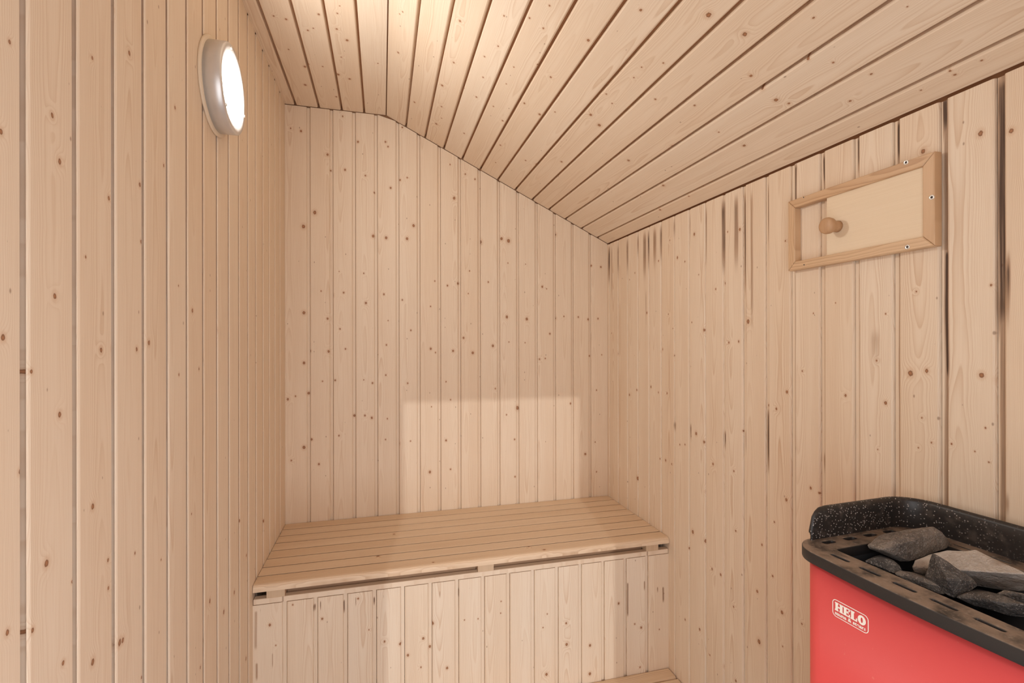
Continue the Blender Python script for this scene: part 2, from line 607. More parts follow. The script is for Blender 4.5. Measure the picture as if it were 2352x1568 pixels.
# ------------------------------------------------------------------ knots and water marks read off the photograph
P_L, P_B, P_R = (X_L, 0, 0), (0, Y_B, 0), (X_R, 0, 0)
K_left = [(22, 96, 6), (2, 302, 8), (120, 265, 7), (137, 371, 8), (168, 138, 5), (212, 133, 5), (297, 122, 7), (261, 17, 7), (318, 258, 3), (376, 380, 4), (402, 247, 5), (321, 424, 6), (250, 455, 6), (142, 538, 4), (197, 590, 4), (324, 555, 5), (289, 645, 3), (126, 680, 8), (410, 656, 3), (442, 713, 6), (7, 775, 9), (232, 804, 7), (259, 800, 8), (314, 802, 6), (342, 787, 7), (499, 757, 6), (72, 853, 6), (411, 860, 4), (457, 847, 4), (137, 952, 8), (47, 1083, 8), (330, 1040, 7), (301, 1076, 4), (213, 1163, 8), (298, 1206, 3), (310, 1270, 4), (107, 1293, 10), (166, 1335, 5), (248, 1286, 5), (249, 1350, 5), (370, 1285, 3), (482, 1380, 6), (514, 1405, 6), (538, 1360, 5), (75, 1447, 7), (17, 1452, 8), (275, 1475, 9), (282, 1470, 7), (145, 1522, 7), (213, 1520, 9), (325, 1555, 4), (460, 1532, 4), (565, 1512, 5), (440, 1180, 3), (551, 1196, 4), (606, 1196, 4), (566, 1275, 4)]
K_back = crop(640, 600, 3.0947, [(74, 150, 5), (100, 180, 5), (305, 28, 4), (360, 65, 5), (430, 72, 4), (605, 85, 6), (302, 211, 6), (380, 240, 13), (462, 222, 8), (180, 365, 14), (250, 393, 6), (348, 407, 9), (620, 296, 10), (748, 234, 8), (910, 140, 5), (879, 274, 7), (940, 490, 7), (778, 421, 5), (700, 300, 5), (263, 511, 6), (436, 480, 7), (224, 636, 9), (292, 622, 6), (355, 640, 11), (475, 622, 7), (766, 594, 7), (923, 722, 5), (1081, 621, 10), (1115, 648, 6), (1240, 636, 10), (1314, 544, 9), (1380, 650, 12), (1523, 600, 11), (1490, 147, 7), (1275, 157, 10), (1200, 172, 8), (1110, 140, 6), (1357, 68, 6), (1348, 229, 5), (1080, 320, 6), (1755, 20, 4), (1630, 12, 5), (1622, 395, 12), (1764, 410, 12), (1874, 180, 9), (1905, 195, 5), (2222, 30, 8), (2290, 40, 8), (1967, 404, 9), (2028, 391, 6), (2130, 396, 7), (2200, 412, 9), (2270, 407, 7), (1928, 514, 8), (1637, 573, 5), (1752, 578, 5), (1854, 695, 7), (1895, 690, 6), (2213, 672, 7), (2297, 664, 5), (2260, 915, 6), (180, 722, 12), (312, 852, 6), (402, 845, 8), (762, 808, 7), (667, 865, 8), (605, 842, 5), (917, 866, 7), (1190, 855, 6), (1540, 904, 6), (212, 938, 12), (65, 980, 10), (120, 958, 7), (148, 1086, 5), (538, 1097, 11), (613, 1095, 8), (662, 1112, 10), (773, 1118, 6), (1086, 1033, 5), (1222, 983, 6), (1700, 1042, 16), (1620, 1090, 6), (2075, 1010, 8), (235, 1265, 10), (292, 1241, 6), (429, 1238, 7), (760, 1266, 6), (852, 1295, 11), (937, 1277, 6), (1190, 1272, 9), (2180, 1369, 10), (2250, 1284, 5), (1677, 1265, 7), (180, 1322, 14), (90, 1415, 7), (286, 1441, 9), (1075, 1497, 12), (1222, 1477, 7), (2260, 1495, 6), (1680, 1530, 7)])
K_back += crop(600, 140, 4.704, [(318, 727, 9), (430, 757, 15), (630, 710, 7), (880, 598, 10), (1045, 873, 14), (1342, 873, 12), (1370, 925, 11), (615, 972, 8), (652, 963, 8), (716, 1012, 16), (905, 1175, 14), (1126, 1238, 11), (1398, 1370, 14), (1525, 717, 10), (1500, 1285, 12), (1577, 1260, 10), (2040, 1118, 9), (2205, 1222, 10), (2310, 1277, 11), (320, 1312, 8), (376, 1307, 8), (1222, 1420, 11), (750, 1178, 11)])
K_back += [(723, 488, 5), (1043, 455, 4), (950, 518, 4), (697, 520, 5), (935, 548, 4), (857, 542, 4), (887, 546, 4), (1103, 555, 5), (1168, 553, 5), (1152, 548, 4), (1275, 538, 4)]
K_right = crop(1300, 460, 3.92, [(1155, 305, 16), (1003, 516, 14), (1070, 551, 9), (620, 653, 8), (573, 713, 6), (1195, 669, 7), (1565, 262, 16), (1545, 500, 7), (1424, 745, 15), (1500, 733, 9), (1348, 798, 10), (728, 1012, 12), (833, 545, 10), (935, 360, 7), (1455, 283, 9), (1640, 1090, 24), (1243, 1167, 15), (1133, 1098, 8), (922, 1024, 7), (1920, 1097, 6), (2027, 1087, 8), (1975, 365, 10), (1466, 1280, 12), (1555, 1270, 12), (410, 1195, 6), (470, 1380, 12), (868, 1340, 13), (858, 1362, 11), (962, 1153, 6), (975, 1397, 10)])
K_right += crop(1800, 600, 2.8514, [(195, 340, 6), (340, 272, 5), (668, 343, 7), (869, 198, 7), (1358, 155, 10), (48, 392, 5), (122, 718, 7), (20, 855, 11), (405, 878, 11), (667, 927, 14), (608, 650, 8), (830, 733, 22), (937, 717, 16), (1296, 745, 20), (1413, 778, 24), (905, 1024, 7), (968, 1187, 7), (882, 1220, 6), (616, 1232, 5), (1322, 1090, 8), (1252, 1244, 6), (1343, 1315, 6), (1100, 1195, 8), (177, 1483, 9), (232, 1517, 8)])
K_right += crop(1380, 860, 2.2154, [(146, 103, 7), (183, 78, 6), (255, 62, 7), (293, 91, 5), (337, 95, 6), (680, 156, 5), (893, 174, 8), (948, 88, 9), (848, 157, 8), (485, 300, 10), (525, 343, 9), (402, 356, 5), (428, 356, 5), (571, 455, 8), (677, 491, 6), (301, 428, 5), (330, 436, 7), (360, 455, 5), (187, 528, 11), (533, 596, 7), (944, 637, 10), (1068, 577, 9), (1110, 602, 6), (883, 750, 6), (468, 800, 11), (532, 848, 11), (449, 884, 7), (686, 795, 6), (820, 866, 7), (722, 287, 6), (566, 989, 7), (610, 1018, 8), (875, 1025, 7), (796, 1103, 9), (676, 1181, 6), (922, 1210, 11), (429, 1246, 6), (503, 1296, 8), (805, 1358, 14), (1023, 1268, 6), (925, 1382, 5), (628, 1490, 9), (687, 1558, 8), (555, 1427, 5)])
K_right += crop(1400, 0, 2.4706, [(2105, 757, 18), (2280, 742, 16), (1780, 858, 16)])
K_panel = crop(560, 1360, 2.178, [(130, 163, 8), (392, 132, 7), (245, 62, 5), (160, 265, 4), (626, 187, 4), (572, 31, 6), (704, 246, 6), (898, 230, 8), (945, 155, 9), (932, 277, 8), (821, 314, 8), (1017, 378, 8), (886, 374, 5), (1285, 104, 4), (1287, 45, 4), (1172, 132, 4), (1104, 138, 4), (1875, 55, 7), (1613, 154, 6), (1615, 260, 9), (1732, 265, 8), (1514, 410, 9), (1731, 407, 9), (1518, 108, 4), (1497, 176, 4), (1988, 176, 7), (1956, 158, 5), (2079, 185, 4), (1982, 374, 5), (1803, 235, 5), (782, 258, 8)])
K_ceil = crop(600, 0, 2.94, [(84, 108, 9), (168, 130, 11), (185, 334, 7), (295, 450, 12), (320, 434, 7), (297, 573, 12), (388, 97, 11), (352, 191, 7), (315, 205, 9), (514, 90, 8), (530, 40, 6), (510, 196, 10), (580, 272, 13), (540, 386, 6), (415, 449, 7), (520, 503, 13), (597, 533, 11), (507, 653, 9), (788, 428, 6), (925, 355, 10), (955, 80, 7), (935, 95, 6), (1222, 577, 12), (1035, 690, 9), (1218, 720, 8), (1182, 836, 11), (1218, 798, 6), (1342, 142, 11), (1300, 422, 9), (1508, 382, 8), (1498, 522, 8), (1600, 312, 8), (1640, 107, 8), (1453, 655, 9), (1370, 900, 8), (1812, 122, 9), (1768, 131, 6), (1905, 191, 9), (1947, 38, 9), (1706, 453, 7), (1655, 566, 6), (1568, 718, 7), (1630, 815, 9), (1865, 437, 7), (1955, 521, 10), (1777, 697, 10), (1880, 772, 12), (2208, 272, 14), (2183, 385, 5), (1984, 756, 7), (2225, 775, 13), (2283, 845, 16), (2330, 635, 8), (1615, 980, 8), (1583, 1097, 6), (1860, 1110, 11), (2028, 1092, 10), (1785, 1083, 8)])
K_ceil += crop(1400, 0, 2.4706, [(177, 57, 11), (562, 85, 20), (768, 195, 17), (930, 178, 7), (1158, 101, 9), (803, 430, 11), (862, 505, 14), (945, 567, 15), (1018, 587, 9), (1270, 355, 8), (483, 598, 8), (260, 563, 8), (182, 381, 6), (138, 440, 6), (305, 357, 7), (15, 587, 6), (108, 910, 10), (358, 830, 12), (764, 826, 11), (620, 750, 6), (305, 1052, 10), (1485, 420, 9), (1365, 573, 9), (2113, 343, 8), (1932, 403, 8), (1960, 424, 9), (1767, 512, 6), (1690, 38, 6), (2200, 250, 6), (287, 1190, 8), (450, 1113, 6), (1125, 337, 10)])
knots_on('left', K_left, P_L, (1, 0, 0))
knots_on('back', K_back, P_B, (0, 1, 0))
knots_on('right', K_right, P_R, (1, 0, 0))
knots_on('panel', K_panel, (0, Y_P, 0), (0, 1, 0))
knots_on('flat', [k for k in K_ceil if k[0] < 887], (0, 0, Z_C), (0, 0, 1))
knots_on('slope', [k for k in K_ceil if k[0] >= 887], (X_R, 0, Z_R), (_nx, 0, _nz))
knots_on('slats', [(905, 1226, 3), (868, 1277, 4), (995, 1291, 3), (1214, 1255, 3), (1250, 1262, 4)], (0, 0, ZB), (0, 0, 1))

ST = []
for x, y1, y2, w, a_ in [(385, 380, 830, 12, 0.9), (412, 380, 1000, 7, 0.5), (466, 350, 790, 10, 0.55), (550, 310, 760, 10, 0.65), (645, 270, 600, 10, 0.8), (708, 245, 800, 24, 0.75), (740, 230, 720, 8, 0.9), (800, 205, 700, 24, 0.7), (852, 180, 660, 12, 0.75), (972, 125, 430, 12, 0.9), (1112, 70, 480, 10, 0.85), (1258, 10, 700, 13, 0.8), (1410, -60, 780, 18, 0.85), (1530, -100, 760, 34, 0.7), (1600, -130, 1000, 16, 0.85), (1672, -150, 1300, 20, 0.5), (1812, -220, 600, 14, 0.8), (720, 760, 1250, 7, 0.45)]:
    ST.append((1300 + x / 3.92, 460 + y1 / 3.92, 460 + y2 / 3.92, 1.25 * w / 3.92, a_ * 0.9, 0.14))
ST += [(1828, 370, 640, 6, 0.75, 0.05), (1891, 340, 470, 8, 0.95, 0.08), (1893, 610, 680, 5, 0.8, 0.06), (1969, 300, 420, 8, 0.95, 0.06), (1972, 590, 660, 6, 0.6, 0.05),
       (2061, 260, 420, 9, 1.0, 0.08), (2064, 1030, 1150, 8, 1.0, 0.10), (2166, 200, 360, 12, 1.0, 0.08), (2172, 560, 910, 16, 1.0, 0.06), (2170, 1090, 1200, 16, 1.0, 0.10), (2296, 150, 830, 22, 0.9, 0.10), (2312, 560, 800, 18, 0.75, 0.12), (2298, 820, 1200, 12, 0.6, 0.10), (2312, 1120, 1220, 16, 0.8, 0.08),
       (1891, 1030, 1110, 8, 0.85, 0.08), (1826, 1010, 1070, 6, 0.8, 0.06), (1763, 930, 1110, 9, 0.75, 0.08), (1711, 980, 1060, 5, 0.6, 0.06), (1664, 985, 1045, 6, 0.9, 0.05), (1586, 968, 1025, 5, 0.8, 0.06), (1550, 965, 1000, 6, 0.7, 0.05), (1712, 680, 830, 5, 0.5, 0.08), (2010, 740, 880, 26, 0.32, 0.1)]
ST += [(1826, 620, 1300, 5, 0.42, 0.05), (1892, 650, 1300, 5, 0.42, 0.05), (1972, 620, 1300, 6, 0.45, 0.05), (2063, 560, 1300, 7, 0.50, 0.05), (2170, 150, 1300, 15, 0.62, 0.05), (2298, 150, 1300, 15, 0.62, 0.05)]
streaks_on('right', ST, P_R, (1, 0, 0))
SP = [(560 + x / 2.178, 1360 + y1 / 2.178, 1360 + y2 / 2.178, w / 2.178, a_, 0.02) for x, y1, y2, w, a_ in
      [(385, 40, 100, 6, 0.7), (502, 40, 120, 9, 0.8), (352, 60, 110, 14, 0.75), (560, 20, 80, 5, 0.6), (652, 25, 80, 9, 0.8), (700, 10, 40, 4, 0.5), (82, 80, 110, 4, 0.5), (980, -10, 40, 5, 0.5), (1075, -20, 40, 7, 0.6), (2098, -30, 60, 9, 0.8), (2070, -30, 10, 7, 0.6), (1922, -50, 130, 7, 0.7), (2005, -60, 0, 8, 0.6), (60, 90, 300, 16, 0.4), (66, 350, 453, 14, 0.5), (145, 300, 390, 7, 0.4)]]
streaks_on('panel', SP, (0, Y_P, 0), (0, 1, 0))

# ------------------------------------------------------------------ wall lamp
M_alu = simple('brushed_aluminium', (0.70, 0.69, 0.68), 0.38, metal=0.55, var=0.15, scale=90)
M_gask = simple('lamp_gasket', (0.72, 0.60, 0.45), 0.6, var=0.1)
M_screw = simple('steel_screw', (0.75, 0.74, 0.70), 0.3, metal=0.6)
M_hole = simple('screw_recess', (0.03, 0.02, 0.02), 0.6)
b = NB('lamp_diffuser')
em = b.n('ShaderNodeEmission')
em.inputs[0].default_value = (1.0, 0.965, 0.91, 1)
em.inputs[1].default_value = LAMP_STRENGTH
b.t.links.new(em.outputs[0], b.out.inputs[0])
M_diff = b.mat
LY, LZ, LR, LD = 1.226, CAMZ + 0.566, 0.095, 0.040
lm = Matrix(((0, -1, 0, X_L), (1, 0, 0, LY), (0, 0, 1, LZ), (0, 0, 0, 1)))   # local -Y points into the room
lamp = thing('wall_lamp', 'round white wall lamp with brushed metal ring, lit, on the left wall', 'lamp', (X_L, LY, LZ))
link('gasket', lathe([(0, -0.0003), (LR + 0.008, -0.0003), (LR + 0.009, -0.003), (LR + 0.006, -0.006), (0, -0.006)], 56), M_gask, lamp, lm)
ring = link('ring', lathe([(LR - 0.004, -0.006), (LR, -0.006), (LR, -LD + 0.002), (LR - 0.002, -LD), (LR * 0.80, -LD - 0.001), (LR * 0.80, -LD + 0.004), (LR * 0.7, -LD + 0.006)], 64), M_alu, lamp, lm)
link('diffuser', lathe([(0, -LD - 0.006), (LR * 0.3, -LD - 0.0055), (LR * 0.6, -LD - 0.004), (LR * 0.79, -LD), (LR * 0.79, -LD + 0.003)], 56), M_diff, lamp, lm)
for ang in (105, 225, 345):
    c = math.radians(ang)
    mm = lm @ Matrix.Translation((LR * 0.9 * math.cos(c), -LD, LR * 0.9 * math.sin(c)))
    link('screw', lathe([(0, -0.0025), (0.003, -0.0025), (0.0036, -0.001), (0.0036, 0.0008)], 14), M_screw, lamp, mm)

# ------------------------------------------------------------------ sliding vent hatch
HX = X_R - 0.0005
HT = 0.018
hy0, hy1 = 0.667, 1.0007
hz0, hz1 = CAMZ + 0.1735, CAMZ + 0.3455
hatch = thing('vent_hatch', 'wooden sliding vent hatch with mitred frame and knob on the right wall', 'vent', (HX, (hy0 + hy1) / 2, hz0))
FWD = 0.0205


def strip(name, pts2, parent):
    # pts2 in (y, z); extruded from the boards into the room, with a bevel on the face
    cy = sum(p[0] for p in pts2) / len(pts2)
    cz = sum(p[1] for p in pts2) / len(pts2)
    bm = bmesh.new()
    back = [bm.verts.new((HX, y, z)) for y, z in pts2]
    mid = [bm.verts.new((HX - HT + 0.0015, y, z)) for y, z in pts2]
    n = len(pts2)
    def inset(i, d):
        p0, p1, p2 = (Vector(pts2[(i + k) % n]) for k in (-1, 0, 1))
        a_ = (p1 - p0).normalized(); b_ = (p2 - p1).normalized()
        na, nb_ = Vector((-a_.y, a_.x)), Vector((-b_.y, b_.x))
        if na.dot(Vector((cy, cz)) - p1) < 0:
            na = -na
        if nb_.dot(Vector((cy, cz)) - p1) < 0:
            nb_ = -nb_
        return p1 + (na + nb_) * (d / (1 + na.dot(nb_)))
    fr = []
    for i in range(n):
        q = inset(i, 0.0014)
        fr.append(bm.verts.new((HX - HT, q.x, q.y)))
    for i in range(n):
        j = (i + 1) % n
        bm.faces.new((back[i], back[j], mid[j], mid[i]))
        bm.faces.new((mid[i], mid[j], fr[j], fr[i]))
    bm.faces.new(back)
    bm.faces.new(fr)
    me = mesh_from(bm, name)
    # local z along the strip so that the grain follows it
    horiz = abs(pts2[1][0] - pts2[0][0]) > abs(pts2[1][1] - pts2[0][1])
    M = frame((HX, cy, cz), (1, 0, 0), (0, 1, 0) if horiz else (0, 0, 1))
    me.transform(M.inverted())
    o = link(name, me, M_frame, parent, M)
    o['rv'] = [random.random(), random.uniform(-0.02, 0.02), random.random()]
    return o


e = 0.0004
strip('frame_strip', [(hy0 + e, hz1), (hy1 - e, hz1), (hy1 - FWD - e, hz1 - FWD), (hy0 + FWD + e, hz1 - FWD)], hatch)
strip('frame_strip', [(hy0 + e, hz0), (hy1 - e, hz0), (hy1 - FWD - e, hz0 + FWD), (hy0 + FWD + e, hz0 + FWD)], hatch)
strip('frame_strip', [(hy0, hz0 + e), (hy0, hz1 - e), (hy0 + FWD, hz1 - FWD - e), (hy0 + FWD, hz0 + FWD + e)], hatch)
strip('frame_strip', [(hy1, hz0 + e), (hy1, hz1 - e), (hy1 - FWD, hz1 - FWD - e), (hy1 - FWD, hz0 + FWD + e)], hatch)
PY1 = 0.895
pm = frame((HX - 0.012, (hy0 + PY1) / 2, (hz0 + hz1) / 2), (1, 0, 0), (0, 1, 0))
PL, PH = PY1 - hy0 - FWD + 0.002, hz1 - hz0 - 2 * FWD + 0.002
pc = (hy0 + FWD - 0.001 + PY1) / 2
pm = frame((HX - 0.0125, pc, (hz0 + hz1) / 2), (1, 0, 0), (0, 1, 0))
panel = link('sliding_panel', boxes([(-PH / 2, PH / 2, 0, 0.009, -PL / 2, PL / 2)]), M_ply, hatch, pm)
panel['rv'] = [0.2, 0.06, 0.5]
PINV[panel.name] = pm.inverted()
kp = on_plane(1924, 520, (HX - 0.0125, 0, 0), (1, 0, 0))
km = Matrix(((0, 1, 0, kp.x), (1, 0, 0, kp.y), (0, 0, 1, kp.z), (0, 0, 0, 1)))
M_knob = wood('knob_wood', (0.55, 0.35, 0.20), (0.48, 0.29, 0.16), (0.36, 0.20, 0.10), knots=0, pins=False, rough=0.45)
kn = link('knob', lathe([(0, -0.036), (0.0135, -0.036), (0.0172, -0.034), (0.0182, -0.029), (0.0172, -0.022), (0.0138, -0.017), (0.0122, -0.008), (0.0128, 0.0), (0, 0.0)], 36), M_knob, hatch, km)
kn['rv'] = [0.5, 0.0, 0.7]
sc_px = [(2081, 373), (2140, 453), (2084, 567), (1846, 453), (1847, 608)]
for i, (px, py) in enumerate(sc_px):
    q = on_plane(px, py, (HX - HT, 0, 0), (1, 0, 0))
    mm = Matrix(((0, 1, 0, HX - HT), (1, 0, 0, q.y), (0, 0, 1, q.z), (0, 0, 0, 1)))
    r = 0.0046 if i < 3 else 0.0036
    s = link('screw', lathe([(0, -0.0002), (r * 0.45, -0.0002), (r * 0.7, -0.0010), (r, -0.0007), (r, 0.0008)], 16), M_screw if i < 3 else M_frame, hatch, mm)
    PINV[s.name] = mm.inverted()
    if s.name not in PINV:
        pass
    h = bpy.data.objects.new('recess', lathe([(0, -0.0006), (r * 0.42, -0.0005), (r * 0.42, 0.0)], 10))
    COL.objects.link(h)
    h.data.materials.append(M_hole)
    h.parent = s

# ------------------------------------------------------------------ sauna heater
HH = 0.345
TH3 = math.radians(3.2)
E1 = Vector((math.sin(TH3), -math.cos(TH3), 0))
E2 = Vector((math.cos(TH3), math.sin(TH3), 0))
E3 = Vector((0, 0, 1))
C0 = Vector((0.69893, 0.67679, CAMZ - HH))
HM = Matrix(((E1.x, E2.x, 0, C0.x), (E1.y, E2.y, 0, C0.y), (0, 0, 1, C0.z), (0, 0, 0, 1)))   # local: u along front, v to the wall, w up
base = HM @ Vector((0.2, 0.12, -0.62))
heater = thing('sauna_heater', 'red electric sauna heater with black rim and guard, by the right wall', 'heater', (base.x, base.y, base.z))
U0, U1, V0, V1 = -0.018, 0.362, -0.021, 0.262


def rrect(u0, u1, v0, v1, r, n=6, bow=0.0):
    pts = []
    for cx, cy, a0 in ((u1 - r, v1 - r, 0), (u0 + r, v1 - r, 90), (u0 + r, v0 + r, 180), (u1 - r, v0 + r, 270)):
        for i in range(n + 1):
            t = math.radians(a0 + 90 * i / n)
            pts.append((cx + r * math.cos(t), cy + r * math.sin(t)))
    return pts


def plate_with_holes(outer, holes, z0, z1, bev=0.0015, name='plate'):
    cu = bpy.data.curves.new(name, 'CURVE')
    cu.dimensions = '2D'
    cu.fill_mode = 'BOTH'
    cu.extrude = (z1 - z0) / 2 - bev
    cu.bevel_depth = bev
    cu.bevel_resolution = 1
    for pts in [outer] + holes:
        sp = cu.splines.new('POLY')
        sp.points.add(len(pts) - 1)
        for p, (x, y) in zip(sp.points, pts):
            p.co = (x, y, 0, 1)
        sp.use_cyclic_u = True
    o = bpy.data.objects.new(name, cu)
    COL.objects.link(o)
    dg = bpy.context.evaluated_depsgraph_get()
    me = bpy.data.meshes.new_from_object(o.evaluated_get(dg))
    bpy.data.objects.remove(o)
    bpy.data.curves.remove(cu)
    me.transform(Matrix.Translation((0, 0, (z0 + z1) / 2)))
    me.name = name
    return me


def slot(u0, u1, v0, v1):
    return rrect(u0, u1, v0, v1, min(u1 - u0, v1 - v0) / 2 - 0.0002, 4)


# rusty cast rim
b = NB('heater_rim_metal')
co = b.n('ShaderNodeTexCoord').outputs['Object']
n1 = b.noise(co, 22.0, 4.0, 0.6)
n2 = b.noise(co, 160.0, 3.0, 0.6)
nrm = b.sep(b.n('ShaderNodeNewGeometry').outputs['Normal'])
up = b.smooth(nrm[2], 0.5, 0.95)
c = b.mix(b.m('MULTIPLY', b.smooth(n1, 0.30, 0.62), up), (0.022, 0.019, 0.018), (0.25, 0.185, 0.14))
c = b.mix(b.m('MULTIPLY', b.smooth(n2, 0.5, 0.72, 0.0, 0.6), up), c, (0.30, 0.245, 0.20))
b.set(Base_Color=c, Roughness=0.5, Specular_IOR_Level=0.5)
b.bump(n2, 0.2, 0.001)
M_rim = b.mat
# guard plate with lime splashes
b = NB('heater_guard_metal')
co = b.n('ShaderNodeTexCoord').outputs['Object']
vo = b.n('ShaderNodeTexVoronoi')
b.put(vo.inputs['Vector'], co)
vo.inputs['Scale'].default_value = 260.0
big = b.noise(co, 18.0, 3.0)
cr = b.sep(vo.outputs['Color'])
sp = b.m('MULTIPLY', b.smooth(vo.outputs['Distance'], 0.16, 0.34, 1.0, 0.0), b.m('GREATER_THAN', b.m('ADD', cr[0], b.m('MULTIPLY', big, 0.9)), 0.98))
lx, ly, lz = b.sep(co)
farend = b.smooth(lx, 0.02, 0.16, 1.0, 0.12)
c = b.mix(b.m('MULTIPLY', b.m('MULTIPLY', sp, farend), 0.8), (0.020, 0.017, 0.016), (0.50, 0.46, 0.43))
c = b.mix(b.m('MULTIPLY', b.smooth(b.noise(co, 60.0, 3.0), 0.52, 0.75), 0.35), c, (0.13, 0.105, 0.09))
b.set(Base_Color=c, Roughness=0.42, Specular_IOR_Level=0.5)
b.bump(b.m('ADD', sp, b.noise(co, 300.0)), 0.15, 0.001)
M_guard = b.mat
# red casing
b = NB('heater_red_enamel')
co = b.n('ShaderNodeTexCoord').outputs['Object']
sp = b.smooth(b.noise(co, 140.0, 2.0), 0.70, 0.78, 0.0, 0.35)
c = b.mix(sp, (0.82, 0.10, 0.098), (0.85, 0.27, 0.23))
b.set(Base_Color=c, Roughness=0.42, Specular_IOR_Level=0.4)
M_red = b.mat
M_basket = simple('heater_inside_steel', (0.10, 0.10, 0.105), 0.45, metal=0.6, var=0.5)

# rim: frame round the stone basket, pierced by slots
outer = []
for u, v in rrect(U0, U1, V0, V1, 0.048, 10):
    outer.append((u, v))
# the front edge bows out slightly
out2 = []
for i, (u, v) in enumerate(outer):
    out2.append((u, v))
    j = (i + 1) % len(outer)
    u2, v2 = outer[j]
    if abs(v - V0) < 1e-6 and abs(v2 - V0) < 1e-6 and abs(u2 - u) > 0.05:
        for t in [k / 10 for k in range(1, 10)]:
            out2.append((u + (u2 - u) * t, V0 - 0.006 * math.sin(math.pi * t)))
opening = rrect(0.026, 0.325, 0.024, 0.222, 0.008, 3)
holes = [opening]
u = 0.0385
for k in range(6):
    holes.append(slot(u - 0.0015, u + 0.0330, -0.0058 - 0.004 * math.sin(math.pi * (u + 0.03) / 0.36) + 0.006, 0.0045 - 0.004 * math.sin(math.pi * (u + 0.03) / 0.36) + 0.006))
    u += 0.0485
for v in (0.029, 0.0785, 0.127, 0.176):
    holes.append(slot(-0.0050, 0.0090, v - 0.001, v + 0.029))
for u in (0.075, 0.124, 0.173, 0.222, 0.271):
    holes.append(slot(u, u + 0.030, 0.2315, 0.2395))
link('rim', plate_with_holes(out2, holes, -0.019, 0.0, 0.0022, 'rim'), M_rim, heater, HM)
# casing below the rim
case = rrect(U0 + 0.008, U1 - 0.008, V0 + 0.008, V1 - 0.004, 0.044, 12)
bm = bmesh.new()
inn = rrect(U0 + 0.010, U1 - 0.010, V0 + 0.010, V1 - 0.006, 0.042, 12)
ro_ = [[bm.verts.new((u, v, w)) for u, v in pp] for pp, w in ((inn, -0.0195), (case, -0.0188), (case, -0.62), (inn, -0.62))]
for a_, b_ in zip(ro_, ro_[1:] + ro_[:1]):
    for i in range(len(a_)):
        j = (i + 1) % len(a_)
        bm.faces.new((a_[i], a_[j], b_[j], b_[i]))
cme = mesh_from(bm, 'casing')
for f in cme.polygons:
    if len(f.vertices) == 4:
        f.use_smooth = True
casing = link('casing', cme, M_red, heater, HM)
PINV[casing.name] = HM.inverted()
# stone basket: open steel box under the rim opening
bm = bmesh.new()
op = rrect(0.0255, 0.3255, 0.0235, 0.2225, 0.008, 3)
ip = rrect(0.030, 0.321, 0.028, 0.218, 0.006, 3)
t0 = [bm.verts.new((u, v, -0.0021)) for u, v in op]
b0 = [bm.verts.new((u, v, -0.058)) for u, v in op]
t1 = [bm.verts.new((u, v, -0.0021)) for u, v in rrect(0.027, 0.324, 0.025, 0.221, 0.008, 3)]
b1 = [bm.verts.new((u, v, -0.055)) for u, v in ip]
n = len(op)
for i in range(n):
    j = (i + 1) % n
    bm.faces.new((t0[i], t0[j], b0[j], b0[i]))
    bm.faces.new((t1[j], t1[i], b1[i], b1[j]))
    bm.faces.new((t0[j], t0[i], t1[i], t1[j]))
bm.faces.new(b1)
bm.faces.new(list(reversed(b0)))
link('stone_basket', mesh_from(bm, 'basket'), M_basket, heater, HM)

# guard: upstanding U-shaped sheet along the far end and the back, flared lip on top
path = []
R_ = 0.045
gu, gv = -0.012, 0.256
path.append((gu, 0.020))
for v in (0.028, 0.036, 0.046, 0.06, 0.09, 0.12, 0.16, 0.19):
    path.append((gu, v))
for i in range(9):
    t = math.radians(90 * i / 8)
    path.append((gu + R_ - R_ * math.cos(t), gv - R_ + R_ * math.sin(t)))
for u in (0.08, 0.14, 0.2, 0.26, 0.30, 0.312, 0.322, 0.332, 0.342):
    path.append((u, gv))


def dist_along(pts):
    d = [0]
    for a_, b_ in zip(pts, pts[1:]):
        d.append(d[-1] + math.hypot(b_[0] - a_[0], b_[1] - a_[1]))
    return d


dl = dist_along(path)
GH = 0.054
bm = bmesh.new()
rows = []
for i, (u, v) in enumerate(path):
    p0 = path[max(0, i - 1)]
    p1 = path[min(len(path) - 1, i + 1)]
    tx, ty = p1[0] - p0[0], p1[1] - p0[1]
    l = math.hypot(tx, ty)
    nx, ny = -ty / l, tx / l          # outwards (away from the stones)
    # rounded ends
    e0 = dl[i]
    e1 = dl[-1] - dl[i]
    m = min(e0, e1)
    r = 0.036
    hgt = GH if m >= r else GH - r + math.sqrt(max(0.0, r * r - (r - m) ** 2))
    fl = min(1.0, m / 0.03)
    sec = [(0.0, -0.001), (0.0, hgt * 0.6), (0.0012, hgt - 0.006), (0.0038, hgt - 0.0012), (0.0075, hgt), (0.0105, hgt - 0.002), (0.0105, hgt - 0.006), (0.007, hgt - 0.006), (0.0045, hgt - 0.010), (0.0035, hgt * 0.55), (0.0035, -0.001)]
    rows.append([bm.verts.new((u + nx * o_ * (0.45 + 0.55 * fl), v + ny * o_ * (0.45 + 0.55 * fl), w_)) for o_, w_ in sec])
for a_, b_ in zip(rows, rows[1:]):
    for i in range(len(a_) - 1):
        f = bm.faces.new((a_[i], a_[i + 1], b_[i + 1], b_[i]))
        f.smooth = True
bm.faces.new(rows[0])
bm.faces.new(list(reversed(rows[-1])))
link('guard', mesh_from(bm, 'guard'), M_guard, heater, HM)

# printed logo on the front of the casing (slab letters, small line under it, rounded outline)
M_print = simple('logo_print', (0.90, 0.84, 0.76), 0.5)
FV = V0 + 0.008     # v of the front face
FM = HM @ Matrix(((1, 0, 0, 0), (0, 0, -1, FV - 0.0004), (0, 1, 0, 0), (0, 0, 0, 1)))   # local (x along u, y up, z out of the face)
# outline and letters in metres on the face, measured from the photograph


